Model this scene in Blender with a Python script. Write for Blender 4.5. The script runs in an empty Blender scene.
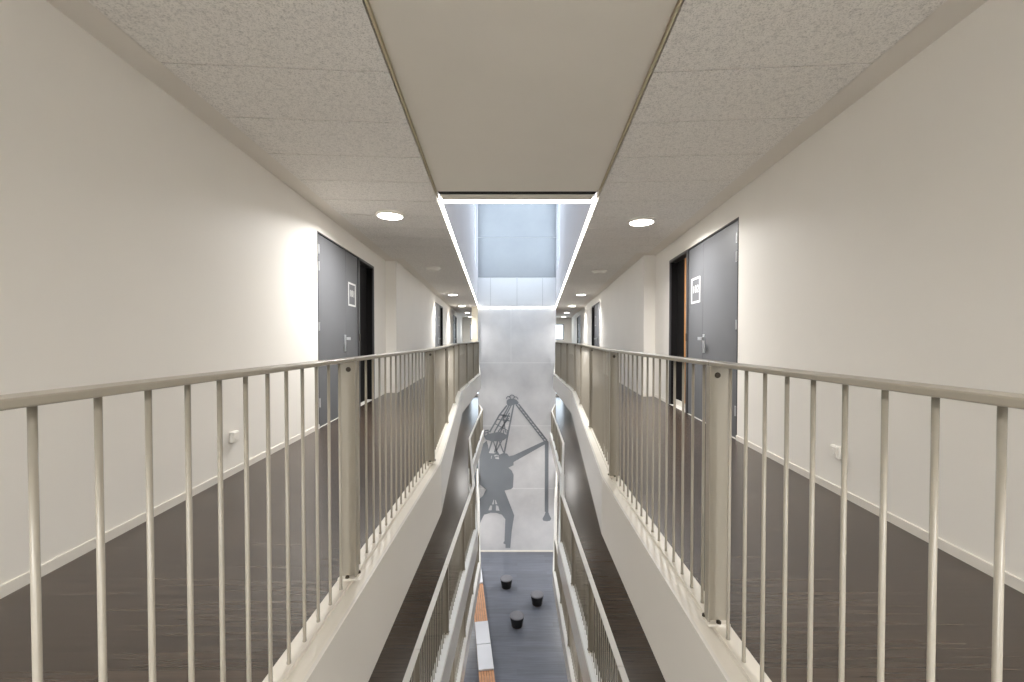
import bpy, bmesh, math
from mathutils import Matrix, Vector

sc = bpy.context.scene
COL = sc.collection

# ------------------------------------------------------------------ camera, sky, exposure
EYE = 1.05                                   # eye height above the upper walkway floor
F_PX = 422.0
PITCH = 0.018
cam_d = bpy.data.cameras.new('camera')
cam = bpy.data.objects.new('camera', cam_d)
COL.objects.link(cam)
cam_d.sensor_width = 36.0
cam_d.lens = F_PX / 1024 * 36.0
cam_d.clip_start = 0.02
cam.location = (0, 0, EYE)
cam.rotation_euler = (math.pi / 2 - PITCH, 0, 0)
cam_d.shift_x = -5.0 / 1024
cam_d.shift_y = 5.6 / 1024
sc.camera = cam

world = bpy.data.worlds.new('sky')
sc.world = world
world.use_nodes = True
bg = world.node_tree.nodes['Background']
bg.inputs['Color'].default_value = (0.84, 0.91, 1.0, 1)
bg.inputs['Strength'].default_value = 1.6

sc.view_settings.view_transform = 'Standard'
sc.view_settings.look = 'None'
sc.view_settings.exposure = 1.6
sc.view_settings.gamma = 1.0
sc.view_settings.use_curve_mapping = False
sc.cycles.use_denoising = True
sc.cycles.max_bounces = 10
sc.cycles.diffuse_bounces = 6

LAMP_W = 22.0        # downlight, watts
LAMP_LOW = {0: (1.0, 11), 1: (6, 19), 2: (4.5, 18)}   # unseen lamps added under each slab: ordinary, and by the far wall
LED_E = 4.2          # LED strip emission


# ------------------------------------------------------------------ materials
def srgb(r, g, b):
    def c(v):
        v /= 255.0
        return v / 12.92 if v <= 0.04045 else ((v + 0.055) / 1.055) ** 2.4
    return (c(r), c(g), c(b), 1.0)


def new_mat(name):
    m = bpy.data.materials.new(name)
    m.use_nodes = True
    nt = m.node_tree
    return m, nt, nt.nodes['Principled BSDF']


def coords(nt, scale=(1, 1, 1), kind='Object'):
    tc = nt.nodes.new('ShaderNodeTexCoord')
    mp = nt.nodes.new('ShaderNodeMapping')
    mp.inputs['Scale'].default_value = scale
    nt.links.new(tc.outputs[kind], mp.inputs['Vector'])
    return mp.outputs['Vector']


def ramp(nt, fac, stops):
    r = nt.nodes.new('ShaderNodeValToRGB')
    el = r.color_ramp.elements
    el[0].position, el[0].color = stops[0]
    el[1].position, el[1].color = stops[1]
    for p, c in stops[2:]:
        e = el.new(p)
        e.color = c
    nt.links.new(fac, r.inputs['Fac'])
    return r.outputs['Color']


def noise(nt, vec, scale, detail=4, rough=0.5):
    n = nt.nodes.new('ShaderNodeTexNoise')
    n.inputs['Scale'].default_value = scale
    n.inputs['Detail'].default_value = detail
    n.inputs['Roughness'].default_value = rough
    nt.links.new(vec, n.inputs['Vector'])
    return n.outputs['Fac']


def bump(nt, b, height, strength, dist=0.01):
    n = nt.nodes.new('ShaderNodeBump')
    n.inputs['Strength'].default_value = strength
    n.inputs['Distance'].default_value = dist
    nt.links.new(height, n.inputs['Height'])
    nt.links.new(n.outputs['Normal'], b.inputs['Normal'])


def plain(name, col, rough=0.5, metal=0.0, var=0.03, scale=6.0, spec=0.5):
    m, nt, b = new_mat(name)
    v = coords(nt)
    f = noise(nt, v, scale)
    lo = tuple(c * (1 - var) for c in col[:3]) + (1,)
    hi = tuple(min(1, c * (1 + var)) for c in col[:3]) + (1,)
    nt.links.new(ramp(nt, f, [(0.3, lo), (0.7, hi)]), b.inputs['Base Color'])
    b.inputs['Roughness'].default_value = rough
    b.inputs['Metallic'].default_value = metal
    b.inputs['Specular IOR Level'].default_value = spec
    return m


def vinyl(name, dark, light, rough, row=0.19):
    """Wood-grain vinyl, boards and grain running across the void (along X)."""
    m, nt, b = new_mat(name)
    v = coords(nt, (1.2, 38, 1))
    f = noise(nt, v, 1.0, 6, 0.62)
    grain = ramp(nt, f, [(0.25, dark), (0.75, light)])
    br = nt.nodes.new('ShaderNodeTexBrick')
    br.inputs['Scale'].default_value = 1.0
    br.inputs['Brick Width'].default_value = 2.6
    br.inputs['Row Height'].default_value = row
    br.inputs['Mortar Size'].default_value = 0.002
    br.inputs['Color1'].default_value = (0.86, 0.86, 0.86, 1)
    br.inputs['Color2'].default_value = (1.1, 1.1, 1.1, 1)
    br.inputs['Mortar'].default_value = (0.6, 0.6, 0.6, 1)
    nt.links.new(coords(nt), br.inputs['Vector'])
    mx = nt.nodes.new('ShaderNodeMix')
    mx.data_type = 'RGBA'
    mx.blend_type = 'MULTIPLY'
    mx.inputs['Factor'].default_value = 1.0
    nt.links.new(grain, mx.inputs['A'])
    nt.links.new(br.outputs['Color'], mx.inputs['B'])
    nt.links.new(mx.outputs['Result'], b.inputs['Base Color'])
    b.inputs['Roughness'].default_value = rough
    b.inputs['Specular IOR Level'].default_value = 0.75
    bump(nt, b, f, 0.12, 0.004)
    return m


def speckle(name):
    m, nt, b = new_mat(name)
    v = coords(nt)
    f = noise(nt, v, 125, 3, 0.75)
    g = noise(nt, v, 38, 3, 0.7)
    c1 = ramp(nt, f, [(0.36, srgb(206, 202, 196)), (0.5, srgb(243, 239, 233))])
    c2 = ramp(nt, g, [(0.34, (0.84, 0.84, 0.84, 1)), (0.5, (1, 1, 1, 1))])
    mx = nt.nodes.new('ShaderNodeMix')
    mx.data_type = 'RGBA'
    mx.blend_type = 'MULTIPLY'
    mx.inputs['Factor'].default_value = 1.0
    nt.links.new(c1, mx.inputs['A'])
    nt.links.new(c2, mx.inputs['B'])
    nt.links.new(mx.outputs['Result'], b.inputs['Base Color'])
    b.inputs['Roughness'].default_value = 0.95
    bump(nt, b, f, 0.35, 0.004)
    return m


def concrete(name, lo, hi, rough=0.7):
    m, nt, b = new_mat(name)
    v = coords(nt)
    f = noise(nt, v, 0.55, 7, 0.6)
    nt.links.new(ramp(nt, f, [(0.3, lo), (0.7, hi)]), b.inputs['Base Color'])
    b.inputs['Roughness'].default_value = rough
    g = noise(nt, v, 30, 4)
    bump(nt, b, g, 0.05, 0.004)
    return m


def emit(name, col, strength):
    m = bpy.data.materials.new(name)
    m.use_nodes = True
    nt = m.node_tree
    nt.nodes.clear()
    o = nt.nodes.new('ShaderNodeOutputMaterial')
    e = nt.nodes.new('ShaderNodeEmission')
    e.inputs['Color'].default_value = col
    e.inputs['Strength'].default_value = strength
    nt.links.new(e.outputs['Emission'], o.inputs['Surface'])
    return m


def pane_mat(name):
    """Clear window pane: mostly transparent with a weak mirror."""
    m = bpy.data.materials.new(name)
    m.use_nodes = True
    nt = m.node_tree
    nt.nodes.clear()
    o = nt.nodes.new('ShaderNodeOutputMaterial')
    t = nt.nodes.new('ShaderNodeBsdfTransparent')
    t.inputs['Color'].default_value = (0.93, 0.96, 0.97, 1)
    g = nt.nodes.new('ShaderNodeBsdfGlossy')
    g.inputs['Roughness'].default_value = 0.03
    x = nt.nodes.new('ShaderNodeMixShader')
    x.inputs['Fac'].default_value = 0.08
    nt.links.new(t.outputs[0], x.inputs[1])
    nt.links.new(g.outputs[0], x.inputs[2])
    nt.links.new(x.outputs[0], o.inputs['Surface'])
    return m


M = {
    'wall': plain('warm_white_wall_paint', srgb(234, 230, 223), 0.6, var=0.015, scale=1.5),
    'plaster': plain('ceiling_plaster', srgb(230, 224, 215), 0.75, var=0.015, scale=2),
    'beam': plain('plaster_over_the_void', srgb(230, 224, 213), 0.7, var=0.015, scale=2),
    'tile': speckle('speckled_acoustic_tile'),
    'dark': plain('shadow_gap_black', srgb(22, 20, 18), 0.9),
    'brass': plain('beige_edge_profile', srgb(196, 184, 156), 0.5),
    'vinyl': vinyl('brown_wood_vinyl', srgb(46, 37, 30), srgb(84, 71, 60), 0.27),
    'ground': vinyl('grey_wood_vinyl', srgb(82, 86, 96), srgb(112, 116, 127), 0.34, row=0.24),
    'kerb': plain('white_painted_steel_edge', srgb(218, 212, 201), 0.35, var=0.02, scale=8),
    'kerb_low': plain('steel_edge_painted_lit', srgb(240, 239, 236), 0.35, var=0.02, scale=8),  # edge paint lightened so the lower kerbs look brightly lit
    'rail_low': plain('handrail_painted_lit', srgb(222, 218, 212), 0.35, var=0.02, scale=10),  # rail coat lightened, light from above put into the lower handrails
    'fascia': plain('white_painted_fascia', srgb(222, 218, 211), 0.2, var=0.02, scale=1.0),
    'rail': plain('greige_powder_coat', srgb(154, 147, 134), 0.3, var=0.02, scale=10),
    'bolt': plain('dark_bolt', srgb(62, 54, 44), 0.4, 0.6),
    'base': plain('white_skirting', srgb(236, 231, 222), 0.4, var=0.01),
    'door': plain('grey_door_laminate', srgb(98, 99, 102), 0.45, var=0.03, scale=2),
    'frame': plain('dark_grey_door_frame', srgb(62, 61, 62), 0.4),
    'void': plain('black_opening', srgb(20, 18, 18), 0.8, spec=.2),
    'wood': plain('oiled_oak', srgb(196, 138, 74), 0.45, var=0.12, scale=14),
    'steel': plain('brushed_steel', srgb(205, 207, 210), 0.3, 0.75),
    'white': plain('white_plastic', srgb(238, 234, 226), 0.35, var=0.01),
    'sign': plain('white_sign_print', srgb(228, 228, 226), 0.6, var=0.005),
    'conc': concrete('grey_concrete_wall', srgb(188, 188, 192), srgb(212, 212, 214)),
    'joint': plain('pale_wall_joint', srgb(214, 214, 216), 0.7),
    'panel': plain('white_wall_panel', srgb(200, 201, 204), 0.5, var=0.01),
    'upper': concrete('upper_wall_plaster', srgb(136, 139, 144), srgb(147, 150, 154), 0.6),
    'groove': plain('panel_groove_grey', srgb(150, 152, 156), 0.7),
    'mural': plain('blue_grey_mural_paint', srgb(128, 133, 140), 0.65, var=0.05, scale=1.2),
    'shaft': plain('shaft_wall_plaster', srgb(196, 194, 198), 0.6, var=0.02, scale=1),
    'slab': plain('slab_soffit_paint', srgb(214, 209, 200), 0.7),
    'winframe': plain('dark_window_frame', srgb(58, 62, 68), 0.4),
    'pane': pane_mat('window_pane'),
    'bench': plain('bench_timber', srgb(196, 146, 110), 0.5, var=0.12, scale=9),
    'cushion': plain('white_bench_cushion', srgb(208, 210, 217), 0.8, var=0.015),
    'stool': plain('black_stool_felt', srgb(20, 20, 24), 0.85, var=0.1, scale=30),
    'stooltop': plain('grey_stool_seat', srgb(112, 112, 118), 0.75, var=0.06, scale=20),
    'led': emit('led_strip', (1.0, 0.965, 0.9, 1), LED_E),
    'disc': emit('downlight_diffuser', (1.0, 0.95, 0.87, 1), 9.0),
}


# ------------------------------------------------------------------ mesh helpers
class MB:
    def __init__(self):
        self.v, self.f, self.mi = [], [], []

    def add(self, verts, faces, mi=0):
        o = len(self.v)
        self.v += [tuple(p) for p in verts]
        self.f += [tuple(i + o for i in f) for f in faces]
        self.mi += [mi] * len(faces)
        return self

    def box(self, a, b, mi=0):
        (x0, y0, z0), (x1, y1, z1) = a, b
        x0, x1 = min(x0, x1), max(x0, x1)
        y0, y1 = min(y0, y1), max(y0, y1)
        z0, z1 = min(z0, z1), max(z0, z1)
        vs = [(x0, y0, z0), (x1, y0, z0), (x1, y1, z0), (x0, y1, z0),
              (x0, y0, z1), (x1, y0, z1), (x1, y1, z1), (x0, y1, z1)]
        return self.add(vs, [(0, 3, 2, 1), (4, 5, 6, 7), (0, 1, 5, 4), (1, 2, 6, 5), (2, 3, 7, 6), (3, 0, 4, 7)], mi)

    def prism(self, pts, ax, lo, hi, mi=0):
        """Extrude a closed outline. ax 'z': pts are (x, y); ax 'y': pts are (x, z)."""
        n = len(pts)
        if ax == 'z':
            a = [(p[0], p[1], lo) for p in pts]
            b = [(p[0], p[1], hi) for p in pts]
        else:
            a = [(p[0], lo, p[1]) for p in pts]
            b = [(p[0], hi, p[1]) for p in pts]
        fs = [tuple(range(n - 1, -1, -1)), tuple(range(n, 2 * n))]
        fs += [(i, (i + 1) % n, n + (i + 1) % n, n + i) for i in range(n)]
        return self.add(a + b, fs, mi)

    def ribbon(self, A, B, z0, z1, mi=0):
        """Solid strip between two plan polylines of equal length."""
        n = len(A)
        vs = []
        for z in (z0, z1):
            vs += [(p[0], p[1], z) for p in A] + [(p[0], p[1], z) for p in B]
        a0, b0, a1, b1 = 0, n, 2 * n, 3 * n
        fs = []
        for i in range(n - 1):
            fs += [(a1 + i, a1 + i + 1, b1 + i + 1, b1 + i), (a0 + i, b0 + i, b0 + i + 1, a0 + i + 1),
                   (a0 + i, a0 + i + 1, a1 + i + 1, a1 + i), (b0 + i, b1 + i, b1 + i + 1, b0 + i + 1)]
        fs += [(a0, a1, b1, b0), (a0 + n - 1, b0 + n - 1, b1 + n - 1, a1 + n - 1)]
        return self.add(vs, fs, mi)

    def lathe(self, prof, seg=32, mi=0, axis='z', c=(0, 0, 0)):
        """prof: list of (r, h); closed with end fans when r > 0."""
        vs, fs = [], []
        n = len(prof)
        for (r, h) in prof:
            for k in range(seg):
                t = 2 * math.pi * k / seg
                p = (r * math.cos(t), r * math.sin(t), h)
                if axis == 'x':
                    p = (p[2], p[0], p[1])
                elif axis == 'y':
                    p = (p[0], p[2], p[1])
                vs.append((p[0] + c[0], p[1] + c[1], p[2] + c[2]))
        for i in range(n - 1):
            for k in range(seg):
                k2 = (k + 1) % seg
                fs.append((i * seg + k, i * seg + k2, (i + 1) * seg + k2, (i + 1) * seg + k))
        fs.append(tuple(range(seg - 1, -1, -1)))
        fs.append(tuple((n - 1) * seg + k for k in range(seg)))
        return self.add(vs, fs, mi)

    def mesh(self, name, mats, bevel=0.0, smooth=False):
        me = bpy.data.meshes.new(name)
        me.from_pydata(self.v, [], self.f)
        for m in (mats if isinstance(mats, (list, tuple)) else [mats]):
            me.materials.append(m)
        me.polygons.foreach_set('material_index', self.mi)
        bm = bmesh.new()
        bm.from_mesh(me)
        bmesh.ops.recalc_face_normals(bm, faces=bm.faces)
        if bevel:
            es = [e for e in bm.edges if len(e.link_faces) == 2 and e.calc_face_angle(0) > 0.6]
            bmesh.ops.bevel(bm, geom=es, offset=bevel, segments=2, affect='EDGES', profile=0.5)
        if smooth:
            for f in bm.faces:
                f.smooth = len(f.verts) == 4
        bm.to_mesh(me)
        bm.free()
        me.update()
        return me

    def build(self, name, mats, parent=None, **kw):
        return link(name, self.mesh(name, mats, **kw), parent)


def link(name, data, parent=None):
    o = bpy.data.objects.new(name, data)
    COL.objects.link(o)
    if parent is not None:
        o.parent = parent
    return o


def tag(o, label, cat, group=None, kind=None):
    o['label'] = label
    o['category'] = cat
    if group:
        o['group'] = group
    if kind:
        o['kind'] = kind
    return o


def empty(name, loc, rz=0.0):
    o = bpy.data.objects.new(name, None)
    o.empty_display_size = 0.1
    o.location = loc
    o.rotation_euler = (0, 0, rz)
    COL.objects.link(o)
    return o


def struct(o, label, cat):
    return tag(o, label, cat, kind='structure')


SIDE = {-1: 'left', 1: 'right'}
ORD = ['first', 'second', 'third', 'fourth', 'fifth', 'sixth', 'seventh', 'eighth', 'ninth', 'tenth',
       'eleventh', 'twelfth', 'thirteenth', 'fourteenth']

# ------------------------------------------------------------------ plan of the building
CEIL = 2.57
STOREY = 3.03
GROUND = -9.22
SLAB = 0.425
Y0, YB, YEND = -2.6, 20.2, 30.0
JOG = {-1: 8.22, 1: 7.69}
YBACK = 25.6                                  # back of the mural block


def slot(y, s=0):                             # half width of the roof slot, and of the far block
    w = 0.56 + 0.0645 * y
    return w + (0.0007 * (YB - y) + max(0.0, 4.6 - y) * 0.0165 if s > 0 and y < YB else 0.0)


def wall_pts(s):
    j = JOG[s]
    return [(Y0, 1.98 + 0.07 * Y0), (j, 1.98 + 0.07 * j), (j, 1.77 + 0.07 * j), (YEND, 1.77 + 0.07 * YEND)]


def wall_x(y, s, after=False):
    j = JOG[s]
    if y < j or (abs(y - j) < 1e-6 and not after):
        return 1.98 + 0.07 * y
    return 1.77 + 0.07 * y


KERB = {   # void edge of each walkway: (distance, half width)
    (0, -1): [(Y0, .64), (3.55, .64), (8.4, 1.09), (12.6, 1.08), (YB, 1.82)],
    (0, 1): [(Y0, .64), (3.17, .64), (8.38, 1.08), (12.45, 1.07), (YB, 1.82)],
    (1, -1): [(Y0, 1.03), (8.95, .835), (13.2, 1.40), (18.7, 1.46), (YB, 1.75)],
    (1, 1): [(Y0, 1.02), (8.4, .815), (12.6, 1.30), (18.2, 1.42), (YB, 1.75)],
    (2, -1): [(Y0, 1.24), (13.3, 1.15), (YB, 1.82)],
    (2, 1): [(Y0, 1.22), (12.8, 1.09), (YB, 1.82)],
}
LEVEL_WORD = {0: 'upper', 1: 'middle', 2: 'lower'}


def kerb_x(key, y):
    p = KERB[key]
    for (a, xa), (b, xb) in zip(p, p[1:]):
        if a <= y <= b:
            return xa + (xb - xa) * (y - a) / (b - a)
    return slot(y)


def rows(key, s):
    """Matching (kerb point, wall point) pairs down one walkway, ending round the far block."""
    ys = sorted(set([p[0] for p in KERB[key]] + [JOG[s]]))
    out = []
    for y in ys:
        if abs(y - JOG[s]) < 1e-6:
            out.append((y, kerb_x(key, y), wall_x(y, s)))
            out.append((y, kerb_x(key, y), wall_x(y, s, True)))
        else:
            out.append((y, kerb_x(key, y), wall_x(y, s)))
    out.append((YB, slot(YB), wall_x(YB, s)))
    out.append((YEND, slot(YEND), wall_x(YEND, s)))
    return out


# ------------------------------------------------------------------ shell: walkways
trim_n = 0
for lv in (0, 1, 2):
    z = -STOREY * lv
    for s in (-1, 1):
        key = (lv, s)
        R = rows(key, s)
        W = f'{LEVEL_WORD[lv]} walkway on the {SIDE[s]}'
        nk = len(R) - 2
        A = [(s * (x + (.128 if i < nk else 0)), y) for i, (y, x, w) in enumerate(R)]
        B = [(s * w, y) for (y, x, w) in R]
        struct(MB().ribbon(A, B, z - .03, z).build('floor', M['vinyl']),
               f'brown wood-grain floor of the {W}', 'floor')
        A = [(s * (x + (.02 if i < nk else 0)), y) for i, (y, x, w) in enumerate(R)]
        struct(MB().ribbon(A, B, z - SLAB, z - .032).build('ceiling', M['slab']),
               f'white soffit under the {W}', 'ceiling')
        K = [(x, y) for (x, y) in [(p[1], p[0]) for p in KERB[key]]]

        def off(d):
            return [(s * (x + d), y) for (x, y) in K]
        trim_n += 1
        m = MB()
        m.ribbon(off(.0), off(.014), z - SLAB, z + .008, 1)          # fascia plate with its lip
        m.ribbon(off(.014), off(.072), z - .03, z - .004)            # lower flange
        m.ribbon(off(.072), off(.132), z - .03, z + .012)            # flat the balusters stand on
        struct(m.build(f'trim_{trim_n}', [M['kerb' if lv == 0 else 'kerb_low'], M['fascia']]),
               f'white edge strip and fascia of the {W}', 'trim')

# ground floor
struct(MB().box((-4.3, Y0, GROUND - .2), (4.3, YEND, GROUND)).build('floor', M['ground']),
       'grey wood-grain ground floor at the bottom of the void', 'floor')

# ------------------------------------------------------------------ shell: side walls with door openings
DOOR_W, DOOR_H = 2.46, 2.31
DOORS = {-1: [4.93, 14.3, 21.8], 1: [4.37, 14.1, 22.1]}
TH = 0.25
for s in (-1, 1):
    m = MB()
    j = JOG[s]
    runs = [(Y0, j, 1.98), (j, YEND, 1.77)]
    for (a, b, c) in runs:
        def seg(y0, y1, z0, z1):
            p = [(s * (c + .07 * y0), y0), (s * (c + .07 * y1), y1),
                 (s * (c + .07 * y1 + TH), y1), (s * (c + .07 * y0 + TH), y0)]
            m.prism(p, 'z', z0, z1)
        seg(a, b, GROUND, 0)
        seg(a, b, DOOR_H, CEIL + .3)
        y = a
        for d in DOORS[s]:
            if a <= d < b:
                seg(y, d, 0, DOOR_H)
                y = d + DOOR_W / 1.00245
        seg(y, b, 0, DOOR_H)
    struct(m.build(f'wall_{SIDE[s]}', M['wall']), f'warm white corridor wall on the {SIDE[s]} with grey doors', 'wall')
    # skirting, broken at the doors
    m = MB()
    for (a, b, c) in runs:
        def bb(y0, y1):
            m.ribbon([(s * (c + .07 * y0 - .012), y0), (s * (c + .07 * y1 - .012), y1)],
                     [(s * (c + .07 * y0), y0), (s * (c + .07 * y1), y1)], 0, .05)
        y = a
        for d in DOORS[s]:
            if a <= d < b:
                bb(y, d)
                y = d + DOOR_W / 1.00245
        bb(y, b)
    m.box((s * (1.77 + .07 * j - .012), j - .012, 0), (s * (1.98 + .07 * j), j, .05))
    struct(m.build(f'baseboard_{SIDE[s]}', M['base']), f'white skirting along the {SIDE[s]} corridor wall', 'baseboard')

# walls behind the viewer and at the far end of the corridors
REAR = [(-1.72, -.85), (.85, 1.72)]         # unseen windows added behind the viewer to let in daylight
RZ = (.12, 2.42)
m = MB()
m.box((-2.4, Y0 - .2, GROUND), (2.4, Y0, RZ[0])).box((-2.4, Y0 - .2, RZ[1]), (2.4, Y0, CEIL + .3))
xs = [-2.4] + [v for ab in REAR for v in ab] + [2.4]
for a, b in zip(xs[::2], xs[1::2]):
    m.box((a, Y0 - .2, RZ[0]), (b, Y0, RZ[1]))
struct(m.build('wall_rear', M['wall']), 'white wall with tall added windows closing the corridors behind the viewer', 'wall')
WIN = (2.55, 3.32, 1.0, 2.1)
m = MB()
for s in (-1, 1):
    xs = sorted((s * 2.3, s * 4.2))
    wx = sorted((s * WIN[0], s * WIN[1]))
    zs = [GROUND]
    for lv in (2, 1, 0):
        z = -STOREY * lv
        lo = WIN[2] if lv == 0 else .12
        m.box((xs[0], YEND, zs[-1]), (xs[1], YEND + .2, z + lo))
        m.box((xs[0], YEND, z + lo), (wx[0], YEND + .2, z + WIN[3]))
        m.box((wx[1], YEND, z + lo), (xs[1], YEND + .2, z + WIN[3]))
        zs.append(z + WIN[3])
    m.box((xs[0], YEND, zs[-1]), (xs[1], YEND + .2, CEIL + .3))
zs = [GROUND]
for lv in (2, 1, 0):
    z = -STOREY * lv
    m.box((-2.3, YEND, zs[-1]), (2.3, YEND + .2, z + .12))
    for s in (-1, 1):
        m.box((s * 1.9, YEND, z + .12), (s * 2.3, YEND + .2, z + 2.3))
    zs.append(z + 2.3)
m.box((-2.3, YEND, zs[-1]), (2.3, YEND + .2, CEIL + .3))
struct(m.build('wall_far', M['wall']), 'white end wall of both corridors with small windows', 'wall')

win_n = 0


def window(loc, rz, w, h, label, bars=0, depth=.06, frame='winframe'):
    """Local x along the opening, z up; the frame sits inside the wall thickness."""
    global win_n
    win_n += 1
    r = struct(empty(f'window_{win_n}', loc, rz), label, 'window')
    t = .05
    m = MB()
    m.box((0, 0, 0), (t, depth, h)).box((w - t, 0, 0), (w, depth, h))
    m.box((t, 0, 0), (w - t, depth, t)).box((t, 0, h - t), (w - t, depth, h))
    for k in range(bars):
        x = w * (k + 1) / (bars + 1)
        m.box((x - t / 2, 0, t), (x + t / 2, depth, h - t))
    m.build('window_frame', M[frame], r, bevel=.004)
    MB().box((t * .5, depth * .4, t * .5), (w - t * .5, depth * .4 + .008, h - t * .5)).build('pane', M['pane'], r)
    return r


for lv in (0, 1, 2):
    z = -STOREY * lv
    window((-1.9, YEND + .03, z + .12), 0, 3.8, 2.18, f'unseen wide window added for daylight behind the mural block on the {LEVEL_WORD[lv]} level', 3)  # unseen, added to bring daylight into the corridor ends
    xa, xb = slot(YBACK), slot(YEND)
    P = [(-xa, YBACK), (-xb, YEND)], [(xa, YBACK), (xb, YEND)]
    struct(MB().ribbon(*P, z - .03, z).build('floor', M['vinyl']), f'brown floor joining both corridors behind the mural block on the {LEVEL_WORD[lv]} level', 'floor')
    struct(MB().ribbon(*P, z - SLAB, z - .032).build('ceiling', M['slab']), f'white soffit behind the mural block under the {LEVEL_WORD[lv]} level', 'ceiling')
struct(MB().ribbon([(-slot(y) - .01, y) for y in (YBACK, YEND)], [(slot(y) + .01, y) for y in (YBACK, YEND)], CEIL, CEIL + .3).build('ceiling', M['plaster']),
       'white ceiling joining both corridors behind the mural block', 'ceiling')
for (a, b), wd in zip(REAR, ('left of the void', 'right of the void')):
    window((a, Y0 - .12, RZ[0]), 0, b - a, RZ[1] - RZ[0], f'unseen tall window added for daylight in the rear wall {wd}', 0)
for lv in (0, 1, 2):
    for s in (-1, 1):
        x = WIN[0] if s > 0 else -WIN[1]
        lo = WIN[2] if lv == 0 else .12
        window((x, YEND + .03, -STOREY * lv + lo), 0, WIN[1] - WIN[0], WIN[3] - lo,
               f'{"small" if lv == 0 else "tall"} dark framed window at the far end of the {LEVEL_WORD[lv]} {SIDE[s]} corridor', 0)

# ------------------------------------------------------------------ shell: ceilings of the upper corridors
for s in (-1, 1):
    R = [(y, wall_x(y, s)) for y in (Y0,)] + [(JOG[s], wall_x(JOG[s], s)), (JOG[s], wall_x(JOG[s], s, True)),
                                                (YEND, wall_x(YEND, s))]
    m = MB()
    A = [(s * (slot(y, s) + .004), y) for y, w in R]
    B = [(s * w, y) for y, w in R]
    m.ribbon(A, B, CEIL + .02, CEIL + .3, 1)                       # backing, seen only in the joints
    J, xin = JOG[s], wall_x(JOG[s], s, True)
    m.ribbon([(s * (wall_x(Y0, s) - .185), Y0), (s * (wall_x(J - .22, s) - .185), J - .22)],
             [B[0], (s * wall_x(J - .22, s), J - .22)], CEIL, CEIL + .02, 2)      # plain plaster border at the wall
    m.ribbon([(s * (xin - .21), J - .22), (s * (xin - .19), J)],
             [(s * wall_x(J - .22, s), J - .22), (s * wall_x(J, s), J)], CEIL, CEIL + .02, 2)
    m.ribbon([(s * (xin - .185), J), (s * (R[3][1] - .185), YEND)], [B[2], B[3]], CEIL, CEIL + .02, 2)
    k = -14
    P, G = .567, .010
    while True:
        y0 = 1.875 + P * k
        y1 = y0 + P - G
        k += 1
        if y0 < Y0 + .2:
            continue
        if y1 > YEND - .1:
            break

        def row(y):
            xi = slot(y, s) + .012
            mid = wall_x(y, s) - .187
            return (s * xi, y), (s * mid, y - .07 * (mid - xi))
        a, b = row(y0)
        c, d = row(y1)
        if y0 < JOG[s] + .1 and y1 > JOG[s] - .1:              # cut back to the narrower corridor
            xo = wall_x(JOG[s], s, True) - .187
            b, d = (s * xo, a[1] - .07 * (xo - abs(a[0]))), (s * (xo + .03), c[1] - .07 * (xo - abs(a[0])))
        m.prism([a, b, d, c], 'z', CEIL, CEIL + .019, 0)
    struct(m.build('ceiling', [M['tile'], M['dark'], M['plaster']]),
           f'speckled acoustic tile ceiling over the upper {SIDE[s]} corridor', 'ceiling')
    # thin beige profile between tiles and the plaster over the void
    trim_n += 1
    struct(MB().ribbon([(s * (slot(y, s) - .009), y) for y in (Y0, 4.58)], [(s * (slot(y, s) + .002), y) for y in (Y0, 4.58)],
                       CEIL - .004, CEIL + .12).build(f'trim_{trim_n}', M['brass']),
           f'thin beige profile along the {SIDE[s]} edge of the central ceiling strip', 'trim')

# plaster over the void in front of the roof slot
Ye = 4.42
m = MB()
m.ribbon([(-slot(y) + .013, y) for y in (Y0, Ye)], [(slot(y, 1) - .013, y) for y in (Y0, Ye)], CEIL + .015, CEIL + .3)
m.box((-slot(Ye) + .02, Ye + .001, CEIL + .014), (slot(Ye) - .02, 4.504, CEIL + .03), 1)  # black strip painted in as the shade of the gap
m.ribbon([(-slot(y) - .01, y) for y in (Y0, 4.6)], [(slot(y, 1) + .01, y) for y in (Y0, 4.6)], CEIL + .12, CEIL + .3, 1)
struct(m.build('ceiling', [M['beam'], M['dark']]), 'smooth plain ceiling strip over the void before the skylight', 'ceiling')
trim_n += 1
struct(MB().box((-slot(4.4) + .03, 4.505, CEIL), (slot(4.4) - .03, 4.65, CEIL + .05)).build(f'trim_{trim_n}', M['beam'], bevel=.004),
       'beige board across the near end of the skylight slot', 'trim')

# ------------------------------------------------------------------ shell: skylight shaft
ZT = 8.0
CW = (15.6, 19.9, 4.08, 7.4)            # clerestory openings in both shaft walls
for s in (-1, 1):
    m = MB()

    def sh(y0, y1, z0, z1):
        m.ribbon([(s * slot(y0, s), y0), (s * slot(y1, s), y1)], [(s * (slot(y0, s) + .2), y0), (s * (slot(y1, s) + .2), y1)], z0, z1)
    sh(4.4, YB, CEIL + .04, CW[2])
    sh(4.4, YB, CW[3], ZT)
    sh(4.4, CW[0], CW[2], CW[3])
    sh(CW[1], YB, CW[2], CW[3])
    struct(m.build(f'wall_shaft_{SIDE[s]}', M['shaft']), f'pale plaster side of the skylight shaft on the {SIDE[s]}', 'wall')
    w = (CW[1] - CW[0]) * math.hypot(1, .0645)
    if s > 0:
        window((slot(CW[0]) + .06, CW[0], CW[2]), math.pi / 2 - math.atan(.0645), w, CW[3] - CW[2],
               'high dark framed window in the right side of the skylight shaft', 1, .03, 'groove')
    else:
        window((-slot(CW[0]) - .06, CW[0], CW[2]), math.pi / 2 + math.atan(.0645), w, CW[3] - CW[2],
               'high dark framed window in the left side of the skylight shaft', 1, .03, 'groove')
struct(MB().box((-slot(4.4) - .2, 4.4, CEIL + .06), (slot(4.4) + .2, 4.56, ZT)).build('wall_shaft_near', M['shaft']),
       'near end of the skylight shaft above the board', 'wall')

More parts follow.
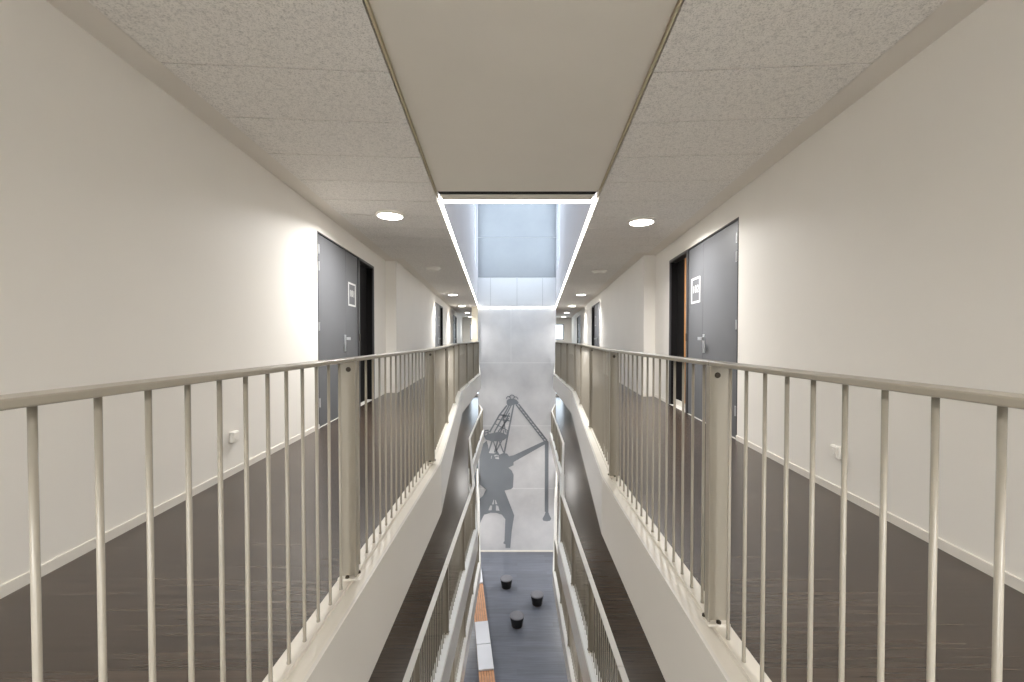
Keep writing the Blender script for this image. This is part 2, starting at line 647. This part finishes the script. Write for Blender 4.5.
# far block with the mural
m = MB()
m.ribbon([(-slot(y), y) for y in (YB, YBACK)], [(slot(y), y) for y in (YB, YBACK)], GROUND, ZT)
for zz in (-.09, -3.12, -6.15):                                         # pale joints between lifts
    m.box((-slot(YB), YB - .004, zz - .018), (slot(YB), YB + .01, zz + .018), 1)
m.box((-.30, YB - .003, -.072), (-.275, YB + .01, 2.5), 1)
struct(m.build('wall_front', [M['conc'], M['joint']]), 'tall grey concrete wall closing the void with the crane painting', 'wall')
m = MB()
xs = [-slot(YB) + .003, -1.27, 0, 1.22, slot(YB) - .003]
for a, b in zip(xs, xs[1:]):
    m.box((a + .008, YB - .03, 2.60), (b - .008, YB - .001, 3.97))
m.box((xs[0], YB - .012, 2.60), (xs[-1], YB - .001, 3.96), 1)
trim_n += 1
struct(m.build(f'trim_{trim_n}', [M['panel'], M['groove']]), 'row of four white wall panels above the light strip', 'trim')
m = MB()
m.box((-slot(YB), YB - .02, 3.99), (slot(YB), YB - .001, 5.87)).box((-slot(YB), YB - .02, 5.895), (slot(YB), YB - .001, ZT - .1))
trim_n += 1
struct(m.build(f'trim_{trim_n}', M['upper']), 'bluish grey upper wall facing into the skylight shaft', 'trim')
trim_n += 1
struct(MB().box((-slot(YB), YB - .025, GROUND), (slot(YB), YB, GROUND + .075)).build(f'trim_{trim_n}', M['base']),
       'white skirting at the foot of the mural wall', 'trim')
trim_n += 1
struct(MB().box((-2.15, YB - .18, 0), (-slot(YB), YB + .4, CEIL)).build(f'trim_{trim_n}', plain('ochre_beige_paint', srgb(212, 203, 184), .6)),
       'narrow beige pier on the left of the far wall', 'trim')

# glazed roof of the shaft
m = MB()
for k in range(9):
    y = 4.5 + (YB - 4.5) * k / 8
    m.box((-slot(y) - .2, y - .04, ZT), (slot(y) + .2, y + .04, ZT + .1))
for s in (-1, 1):
    m.ribbon([(s * slot(y), y) for y in (4.4, YB)], [(s * (slot(y) + .2), y) for y in (4.4, YB)], ZT, ZT + .1)
win_n += 1
r = struct(empty(f'window_{win_n}', (0, 0, 0)), 'glazed skylight roof at the top of the shaft', 'skylight')
m.build('window_frame', M['winframe'], r)
MB().ribbon([(-slot(y), y) for y in (4.4, YB)], [(slot(y), y) for y in (4.4, YB)], ZT + .04, ZT + .05).build('pane', M['pane'], r)

# ------------------------------------------------------------------ LED strips round the slot
for s in (-1, 1):
    o = MB().ribbon([(s * (slot(y, s) - .024), y) for y in (4.75, YB - .065)], [(s * (slot(y, s) - .001), y) for y in (4.75, YB - .065)],
                    CEIL - .002, CEIL + .035).build('light_strip', M['led'])
    tag(o, f'long white light strip along the {SIDE[s]} edge of the skylight slot', 'light strip', 'light strips round the skylight slot')
o = MB().box((-slot(4.6) + .005, 4.655, CEIL - .002), (slot(4.6, 1) - .005, 4.75, CEIL + .035)).build('light_strip', M['led'])
tag(o, 'short white light strip under the beige board at the near end of the skylight', 'light strip', 'light strips round the skylight slot')
o = MB().box((-slot(YB) + .003, YB - .04, 2.535), (slot(YB) - .003, YB - .001, 2.58)).build('light_strip', M['led'])
tag(o, 'white light strip across the far wall below the white panels', 'light strip', 'light strips round the skylight slot')


# ------------------------------------------------------------------ ceiling lights and detectors
ring = MB().lathe([(.135, 0), (.172, 0), (.175, -.012), (.168, -.028), (.150, -.030), (.148, -.022), (.135, -.020)], 40).mesh('frame', M['white'], smooth=True)
diff = MB().lathe([(.148, -.004), (.149, -.020), (.140, -.030), (.05, -.034)], 40).mesh('diffuser', M['disc'], smooth=True)
lamp_data = {}


def lamp(x, y, z, w, label, group):
    r = tag(empty('ceiling_light', (x, y, z)), label, 'ceiling light', group)
    link('frame', ring, r)
    link('diffuser', diff, r)
    w = (w, z < CEIL)
    if w not in lamp_data:
        d = bpy.data.lights.new('downlight', 'AREA')
        d.shape = 'DISK'
        d.size = .28
        d.energy = w[0]
        d.color = (1.0, .988, .972)
        d.spread = math.radians(158 if w[0] > LAMP_W * .7 or z < CEIL else 128)
        lamp_data[w] = d
    l = bpy.data.objects.new('downlight', lamp_data[w])
    l.location = (0, 0, -.045)
    l.parent = r
    COL.objects.link(l)


for s in (-1, 1):
    ys = [-1.6, 5.17 if s < 0 else 5.45, 14.34, 19.25, 24.1, 28.5]  # the one behind the viewer is added to brighten the near end
    words = ['unseen, added behind the viewer by the rear windows', 'nearest, before the grey doors', 'second down the corridor, beyond the detector disc',
             'third down the corridor', 'fourth down the corridor', 'last, by the end window']
    for y, wd in zip(ys, words, strict=True):
        x = 1.19 + .0685 * y
        if abs(y - 5.3) < .3:
            x = 1.545 if s < 0 else 1.60
        lamp(s * x, y, CEIL, LAMP_W * 1.1 if y < 0 else LAMP_W if y < 10 else LAMP_W * .62 if y < 22 else LAMP_W * .2, f'round ceiling light over the upper {SIDE[s]} corridor, {wd}', f'ceiling lights of the upper {SIDE[s]} corridor')
    for lv in (0, 1, 2):
        z = -STOREY * lv - SLAB
        for i, y in enumerate((1.5, 7.5, 13.0, 18.3, 25.0)):  # unseen lamps added to light the lower floors and the mural wall
            x = 0.5 * (kerb_x((lv, s), y) + wall_x(y, s))
            under = ['middle', 'lower', 'ground floor'][lv]
            lamp(s * x, y, z, LAMP_LOW[lv][i == 3], f'unseen round ceiling light added under the slab of the {SIDE[s]} {under} corridor, {ORD[i]} from the viewer',
                 f'added ceiling lights over the {under} corridor on the {SIDE[s]}')
    y = 9.03 if s < 0 else 9.43
    r = tag(empty('smoke_detector', (s * (1.80 if s < 0 else 1.84), y, CEIL)),
            f'unlit white detector disc on the {SIDE[s]} corridor ceiling', 'smoke detector', 'detector discs on the ceilings')
    MB().lathe([(.165, 0), (.165, -.016), (.155, -.028)], 36).build('base_plate', M['white'], r, smooth=True)
    MB().lathe([(.13, -.028), (.126, -.052), (.10, -.066), (.03, -.070)], 36).build('cover', M['white'], r, smooth=True)


# ------------------------------------------------------------------ doors
door_n = 0


def door(s, y0, number, label):
    """Local x runs down the wall; local y points to the corridor on the right, away from it on the left."""
    global door_n
    door_n += 1
    t = math.atan(.07)
    x0 = s * wall_x(y0, s)
    r = struct(empty(f'door_{door_n}', (x0, y0, 0), math.pi / 2 - s * t), label, 'door')
    q = s                                       # q * d: d metres out of the wall into the corridor

    def bx(m, xa, xb, da, db, za, zb):
        return m.box((xa, q * da, za), (xb, q * db, zb))
    m = MB()
    bx(m, 0, .022, -.12, .004, 0, DOOR_H)
    bx(m, 1.565, 1.625, -.12, .006, 0, DOOR_H)
    bx(m, 2.42, DOOR_W, -.12, .004, 0, DOOR_H)
    bx(m, .022, 1.565, -.12, .004, 2.292, DOOR_H)
    bx(m, 1.625, 2.42, -.12, .006, 2.27, DOOR_H)
    m.build('door_frame', M['frame'], r, bevel=.003)
    leaf = bx(MB(), .025, 1.02, -.06, -.012, .008, 2.289).build('door_leaf', M['door'], r, bevel=.003)
    bx(MB(), 1.024, 1.562, -.06, -.012, .008, 2.289).build('side_panel', M['door'], r, bevel=.003)
    for i, z in enumerate((2.11, 1.91, 1.20, .295)):
        h = MB().lathe([(.011, z - .05), (.012, z - .048), (.012, z + .048), (.011, z + .05)], 12, c=(.028, q * .002, 0))
        bx(h, .028, .082, -.012, -.008, z - .05, z + .05)
        h.build('hinge', M['steel'], r)
    h = MB()
    bx(h, .935, .995, -.012, .000, .875, 1.11)
    h.build('handle_plate', M['steel'], r, bevel=.004)
    h = MB().lathe([(.012, 0), (.012, .055)], 12, axis='y', c=(.967, 0 if q > 0 else -.055, 1.06))
    bx(h, .83, .985, .04, .065, 1.035, 1.075)
    h.build('handle', M['steel'], r, bevel=.004)
    bx(MB(), 1.575, 1.615, .006, .014, 1.02, 1.13).build('lock_plate', M['bolt'], r, bevel=.003)
    # dark opening beside the leaf
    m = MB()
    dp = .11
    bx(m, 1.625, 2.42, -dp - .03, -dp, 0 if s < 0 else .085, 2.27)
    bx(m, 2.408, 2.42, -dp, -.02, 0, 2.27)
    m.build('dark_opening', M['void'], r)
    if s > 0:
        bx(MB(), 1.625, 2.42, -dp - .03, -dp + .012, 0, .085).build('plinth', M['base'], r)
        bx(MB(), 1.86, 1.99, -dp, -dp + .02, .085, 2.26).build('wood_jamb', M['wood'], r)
    # room sign on the side panel: a white line frame with the number
    u, v0, v1 = (1.12, 1.53, 1.87) if s > 0 else (1.13, 1.53, 1.87)
    w = .33
    m = MB()
    b = .026
    for (xa, xb, za, zb) in ((u, u + w, v0, v0 + b), (u, u + w, v1 - b, v1), (u, u + b, v0 + b, v1 - b), (u + w - b, u + w, v0 + b, v1 - b)):
        bx(m, xa, xb, -.012, -.009, za, zb)
    sg = m.build('room_sign', M['sign'], r)
    if number:
        c = bpy.data.curves.new('number', 'FONT')
        c.body = number
        c.size = .14
        c.space_character = 1.18
        c.align_x = 'CENTER'
        c.align_y = 'CENTER'
        c.extrude = .0015
        c.offset = 0.0
        c.materials.append(M['sign'])
        o = link('number', c, sg)
        xc, zc = u + w / 2, (v0 + v1) / 2 + .01
        if s < 0:
            o.matrix_local = Matrix(((1, 0, 0, xc), (0, 0, -1, .0105), (0, 1, 0, zc), (0, 0, 0, 1)))
        else:
            o.matrix_local = Matrix(((-1, 0, 0, xc), (0, 0, 1, -.0105), (0, 1, 0, zc), (0, 0, 0, 1)))
    return r


door(-1, DOORS[-1][0], '101', 'grey door with steel handle and framed room number, nearest on the left wall')
door(1, DOORS[1][0], '102', 'grey door with room number 102 and wooden jamb, nearest on the right wall')
for s in (-1, 1):
    door(s, DOORS[s][1], None, f'second grey door along the {SIDE[s]} corridor wall')
    door(s, DOORS[s][2], None, f'farthest grey door along the {SIDE[s]} corridor wall')


# ------------------------------------------------------------------ wall sockets
def socket(s, y, z):
    t = math.atan(.07)
    r = tag(empty('wall_socket', (s * wall_x(y, s), y, z), math.pi / 2 - s * t),
            f'white socket box low on the {SIDE[s]} wall above the skirting', 'socket', 'wall sockets')
    q = s
    MB().box((-.042, 0, -.042), (.042, q * .028, .042)).build('socket_box', M['white'], r, bevel=.006)
    MB().box((-.034, q * .028, -.034), (.034, q * .034, .034)).lathe([(.02, .034 if q > 0 else -.037), (.018, .037 if q > 0 else -.034)], 20, axis='y').build('cover_plate', M['white'], r)


socket(-1, 3.26, .293)
socket(1, 2.85, .285)

# ------------------------------------------------------------------ railings
HR0, HR1 = .952, .968
bal_me = MB().lathe([(.0072, 0), (.0064, .006), (.0057, .012), (.0057, HR0 - .012)], 10).mesh('baluster', M['rail'], smooth=True)
bolt_me = MB().lathe([(.010, -.009), (.011, -.007), (.011, .007), (.010, .009)], 12, axis='y').mesh('bolt', M['bolt'])
footbolt_me = MB().lathe([(.009, 0), (.009, .006), (.006, .009)], 8).mesh('bolt', M['bolt'])
post_me, foot_me, rail_me = {}, {}, {}
for s in (-1, 1):
    m = MB()
    m.box((-.036, -.006, 0), (.036, .006, HR0 - .012))
    m.box((-s * .036, -.016, 0), (-s * .027, .016, HR0 - .012))
    post_me[s] = m.mesh('post', M['rail'], bevel=.0015)
    foot_me[s] = MB().box((-.04, -.03, 0), (.04, .03, .010)).mesh('foot_plate', M['kerb'], bevel=.002)


def panel(lv, s, p0, p1, label):
    (ya, xa), (yb, xb) = p0, p1
    dx, dy = s * (xb - xa), yb - ya
    L = math.hypot(dx, dy)
    z = -STOREY * lv + .012
    r = tag(empty('railing_panel', (s * xa, ya, z), -math.atan2(dx, dy)), label, 'railing',
            f'railing panels of the {LEVEL_WORD[lv]} walkway on the {SIDE[s]}')
    k = (lv > 0, round(L, 3))
    if k not in rail_me:
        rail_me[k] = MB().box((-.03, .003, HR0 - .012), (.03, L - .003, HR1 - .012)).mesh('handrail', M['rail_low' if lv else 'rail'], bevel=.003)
    link('handrail', rail_me[k], r)
    po = link('post', post_me[s], r)
    po.location = (0, L - .012, 0)
    b = link('bolt', bolt_me, po)
    b.location = (-s * .004, 0, HR0 - .045)
    f = link('foot_plate', foot_me[s], po)
    for x, y in ((.0, -.022), (.034, .018)):
        b = link('bolt', footbolt_me, po)
        b.location = (-s * x, y, .010)
    n = max(3, round(L / .1015))
    for i in range(1, n):
        o = link('baluster', bal_me, r)
        o.location = (0, L * i / n, 0)


RUNS = {   # where the panel joints stand on each kink-to-kink run
    (0, -1): [(-1.36, 3.55, None), (3.55, 8.4, 3), (8.4, 12.6, 3), (12.6, 19.9, 5)],
    (0, 1): [(-1.69, 3.17, None), (3.17, 8.38, 3), (8.38, 12.45, 3), (12.45, 19.9, 5)],
    (1, -1): [(1.0, 8.95, 5), (8.95, 13.2, 3), (13.2, 18.7, 3), (18.7, 20.0, 1)],
    (1, 1): [(1.0, 8.4, 5), (8.4, 12.6, 3), (12.6, 18.2, 4), (18.2, 20.0, 1)],
    (2, -1): [(4.9, 13.3, 5), (13.3, 19.9, 4)],
    (2, 1): [(4.9, 12.8, 5), (12.8, 19.9, 4)],
}
JOINTS = {(0, -1): [-1.36, .234, 1.832, 3.55], (0, 1): [-1.69, -.075, 1.543, 3.17]}
for key, runs in RUNS.items():
    lv, s = key
    ys = []
    for (a, b, n) in runs:
        js = JOINTS[key] if n is None else [a + (b - a) * i / n for i in range(n + 1)]
        ys += list(zip(js, js[1:]))
    for i, (a, b) in enumerate(ys):
        off = .09
        panel(lv, s, (a, kerb_x(key, a) + off), (b, kerb_x(key, b) + off),
              f'beige baluster railing panel of the {SIDE[s]} {LEVEL_WORD[lv]} walkway, {ORD[i]} from the viewer')

# ------------------------------------------------------------------ crane painting on the far wall
U = YB / F_PX                                    # drawing unit of the painting, 4.8 cm


def w2(u, v):                                    # drawing units: u right of the void axis, v down from eye level
    return ((u - 517) * U, EYE - (v - 339) * U)


yf, yb_ = YB - .0095, YB - .0055
mu = tag(empty('crane_mural', (0, YB, GROUND)), 'grey blue harbour crane painted on the concrete wall at the end of the void', 'mural')
mu_off = Vector((0, YB, GROUND))


def shape(m, pts, mi=0, lift=0.0):
    q = [w2(*p) for p in pts]
    return m.prism([(x, z - GROUND) for x, z in q], 'y', yf - YB - LAYER - lift, yb_ - YB - LAYER, mi)


def stroke(m, a, b, w):
    (x0, y0), (x1, y1) = a, b
    d = math.hypot(x1 - x0, y1 - y0)
    nx, ny = -(y1 - y0) / d * w / 2, (x1 - x0) / d * w / 2
    nx, ny = nx * 1.6, ny * 1.6
    return shape(m, [(x0 + nx, y0 + ny), (x1 + nx, y1 + ny), (x1 - nx, y1 - ny), (x0 - nx, y0 - ny)])


LAYER = 0.0
m = MB()                                         # lattice tower
stroke(m, (507, 405.5), (499.5, 415), 1.0)
stroke(m, (499.5, 415), (489.5, 432.5), 1.0)
stroke(m, (510, 404), (494, 433), .9)
stroke(m, (513.8, 404.5), (504, 454), 1.0)
stroke(m, (509.5, 413), (500, 433), .8)
stroke(m, (511.5, 405), (504.5, 418), .8)
stroke(m, (499.5, 415), (510, 416.5), .9)
stroke(m, (497, 419.5), (509.5, 421), .7)
stroke(m, (503, 415), (505.5, 433), .7)
stroke(m, (509, 418), (498, 432), .7)
stroke(m, (495, 424), (508, 431), .6)
stroke(m, (492.5, 440), (488.5, 452), 1.0)
stroke(m, (498, 440), (494.5, 453), 1.0)
stroke(m, (493, 441), (497, 452), .7)
stroke(m, (502, 440), (496, 452), .9)
stroke(m, (499, 441), (503.5, 453), .7)
m.build('lattice_tower', [M['mural'], M['conc']], mu)
LAYER = 0.0006
m = MB()                                         # head with its hoops
shape(m, [(506.5, 403.5), (506.6, 400.8), (509, 399), (513, 398.6), (516.5, 400), (518.8, 402.6), (518, 404.4), (514, 404.6), (510.5, 406), (507.6, 405.6)])
for cx, cy, rr in ((508.5, 399, 2.2), (512, 397.8, 2.5), (515.6, 399.6, 2.4)):
    pts = [(cx + rr * math.cos(t), cy - rr * 1.1 * math.sin(t)) for t in [math.pi * k / 8 for k in range(9)]]
    for a, b in zip(pts, pts[1:]):
        stroke(m, a, b, .6)
m.build('mast_head', [M['mural'], M['conc']], mu)
LAYER = 0.0012
m = MB()                                         # platform
shape(m, [(484, 437), (487, 434.5), (493, 433.2), (499, 432), (503.5, 433.5), (507.2, 435.5), (506.8, 438), (504, 440.5), (498, 441.8), (491, 441.5), (486, 440)])
for a, b in (((484.5, 437), (484.5, 430.8)), ((488, 434.5), (488, 430.4)), ((484.2, 431), (488.4, 430.4)), ((484.2, 433.6), (488.4, 432.8)), ((507, 436), (507, 431.5)), ((503.5, 434), (503.5, 430.5))):
    stroke(m, a, b, .7)
m.build('platform', [M['mural'], M['conc']], mu)
LAYER = 0.0018
m = MB()                                         # machine house
shape(m, [(479.2, 450), (480.4, 448.6), (483, 444), (486.5, 441), (488, 446), (489, 453.5), (494, 454), (497.5, 451.5), (499.5, 455), (503, 453.6), (507, 454), (509, 456.7), (513.4, 460),
          (513.6, 465.7), (508.3, 468.3), (511.6, 471), (513.6, 475.5), (513, 488), (511, 490), (504.4, 491.4), (485.9, 490.5), (480.6, 486.2), (479.2, 485)])
for pts in ([(494, 455.6), (496.6, 455.2), (497, 456.4), (494.4, 457)], [(494.8, 458), (498.6, 457.4), (499, 459.8), (495.4, 459.2)],
            [(491.2, 456.4), (491.9, 456), (491.3, 459.2), (490.8, 459.2)], [(497.4, 455.4), (498.8, 456.2), (498.2, 457), (497.3, 456.6)]):
    shape(m, pts, 1, .0006)
m.build('machine_house', [M['mural'], M['conc']], mu)
LAYER = 0.0024
m = MB()
shape(m, [(508.6, 456.9), (514, 455.6), (545.6, 440.8), (548.3, 441.4), (548, 443), (513.6, 462.6), (509, 463)])
m.build('boom', [M['mural'], M['conc']], mu)
LAYER = 0.0030
m = MB()
stroke(m, (516, 404.8), (544.4, 441.4), .8)
stroke(m, (518.6, 404.2), (547.2, 441), .9)
for k in range(1, 12):
    t = k / 12
    stroke(m, (516 + 28.4 * t, 404.8 + 36.6 * t), (518.6 + 28.6 * (t + .03), 404.2 + 36.8 * (t + .03)), .45)
m.build('stay', [M['mural'], M['conc']], mu)
LAYER = 0.0036
m = MB()
stroke(m, (545.6, 442), (545.6, 513), .8)
stroke(m, (548, 442), (548, 513), .8)
shape(m, [(546, 442), (547.6, 442), (547.6, 513), (546, 513)])
m.build('rope', [M['mural'], M['conc']], mu)
LAYER = 0.0042
m = MB()
shape(m, [(546, 512.5), (548.4, 512.5), (549.6, 516), (551.6, 520), (550.3, 522), (547, 522.6), (543.6, 522), (542.6, 520), (544.8, 516)])
m.build('hook', [M['mural'], M['conc']], mu)
LAYER = 0.0048
m = MB()                                         # portal legs: pieces round the three small windows
shape(m, [(485.9, 490.3), (504.4, 491), (514.2, 516.4), (511.6, 533), (510.2, 549.6), (505.4, 549.6), (505.4, 546), (503, 544.8),
          (504.4, 542.6), (505.3, 520.4), (501.7, 515.8), (496, 514), (490.5, 513.8), (484, 515.8), (481, 521.7), (479.2, 526), (479.2, 500), (482.5, 497)])
shape(m, [(490, 506.6), (492, 506.6), (491.4, 511.4), (488.2, 511.4)], 1, .0006)
shape(m, [(495.8, 506.4), (498, 506.8), (499.4, 511.8), (495.8, 511.6)], 1, .0006)
shape(m, [(493.4, 500.6), (494, 500.6), (493.6, 505.4), (491.8, 505.4)], 1, .0006)
shape(m, [(495, 501), (495.6, 501), (497.2, 505.2), (495.2, 505.2)], 1, .0006)
m.build('portal_legs', [M['mural'], M['conc']], mu)


# ------------------------------------------------------------------ ground floor furniture
def stool(x, y, label):
    r = tag(empty('stool', (x, y, GROUND)), label, 'stool', 'stools on the ground floor')
    MB().lathe([(.18, 0), (.19, .012), (.205, .10), (.228, .22), (.246, .325), (.25, .335)], 40).build('stool_body', M['stool'], r, smooth=True)
    MB().lathe([(.25, .335), (.258, .342), (.26, .362), (.252, .376), (.20, .382)], 40).build('seat', M['stooltop'], r, smooth=True)
    MB().lathe([(.192, .0), (.196, .0), (.198, .02), (.193, .022)], 40).build('base_ring', M['bolt'], r)


stool(-.44, 17.3, 'black round stool with grey seat, nearest the mural wall')
stool(.78, 16.2, 'black round stool with grey seat, on the right of the three')
stool(0.0, 14.95, 'black round stool with grey seat, closest to the viewer')

bx0, by0, by1 = -.41, 10.6, 18.7                 # right front edge at by0 and run of the bench
slope = -.154
br = tag(empty('bench', (bx0, by0, GROUND), -math.atan(slope)),
         'long low timber bench with white cushions along the left of the ground floor', 'bench')
BL = (by1 - by0) * math.hypot(1, slope)
m = MB()
for k in range(6):
    x = -.455 + .077 * k
    m.box((x, 0, .36), (x + .066, BL, .40))
m.build('seat', M['bench'], br, bevel=.004)
for k in range(5):
    y = .25 + (BL - .5) * k / 4
    MB().box((-.43, y - .03, 0), (-.03, y + .03, .36)).build('leg', M['bolt'], br, bevel=.004)
MB().box((-.40, .1, .30), (-.34, BL - .1, .36)).box((-.12, .1, .30), (-.06, BL - .1, .36)).build('stretcher', M['bolt'], br)
k = math.hypot(1, slope)
for (a, b, lb) in ((12.40, 13.45, 'white bench cushion, the nearer of the middle pair'),
                   (13.46, 14.55, 'white bench cushion, the farther of the middle pair'),
                   (16.85, 18.5, 'white bench cushion at the far end of the timber bench')):
    ox = bx0 + slope * (a - by0)
    o = MB().box((-.455, .008, 0), (0, (b - a) * k - .008, .055)).build('bench_cushion', M['cushion'], None, bevel=.012)
    o.location = (ox, a, GROUND + .40)
    o.rotation_euler = (0, 0, -math.atan(slope))
    tag(o, lb, 'cushion', 'white bench cushions')
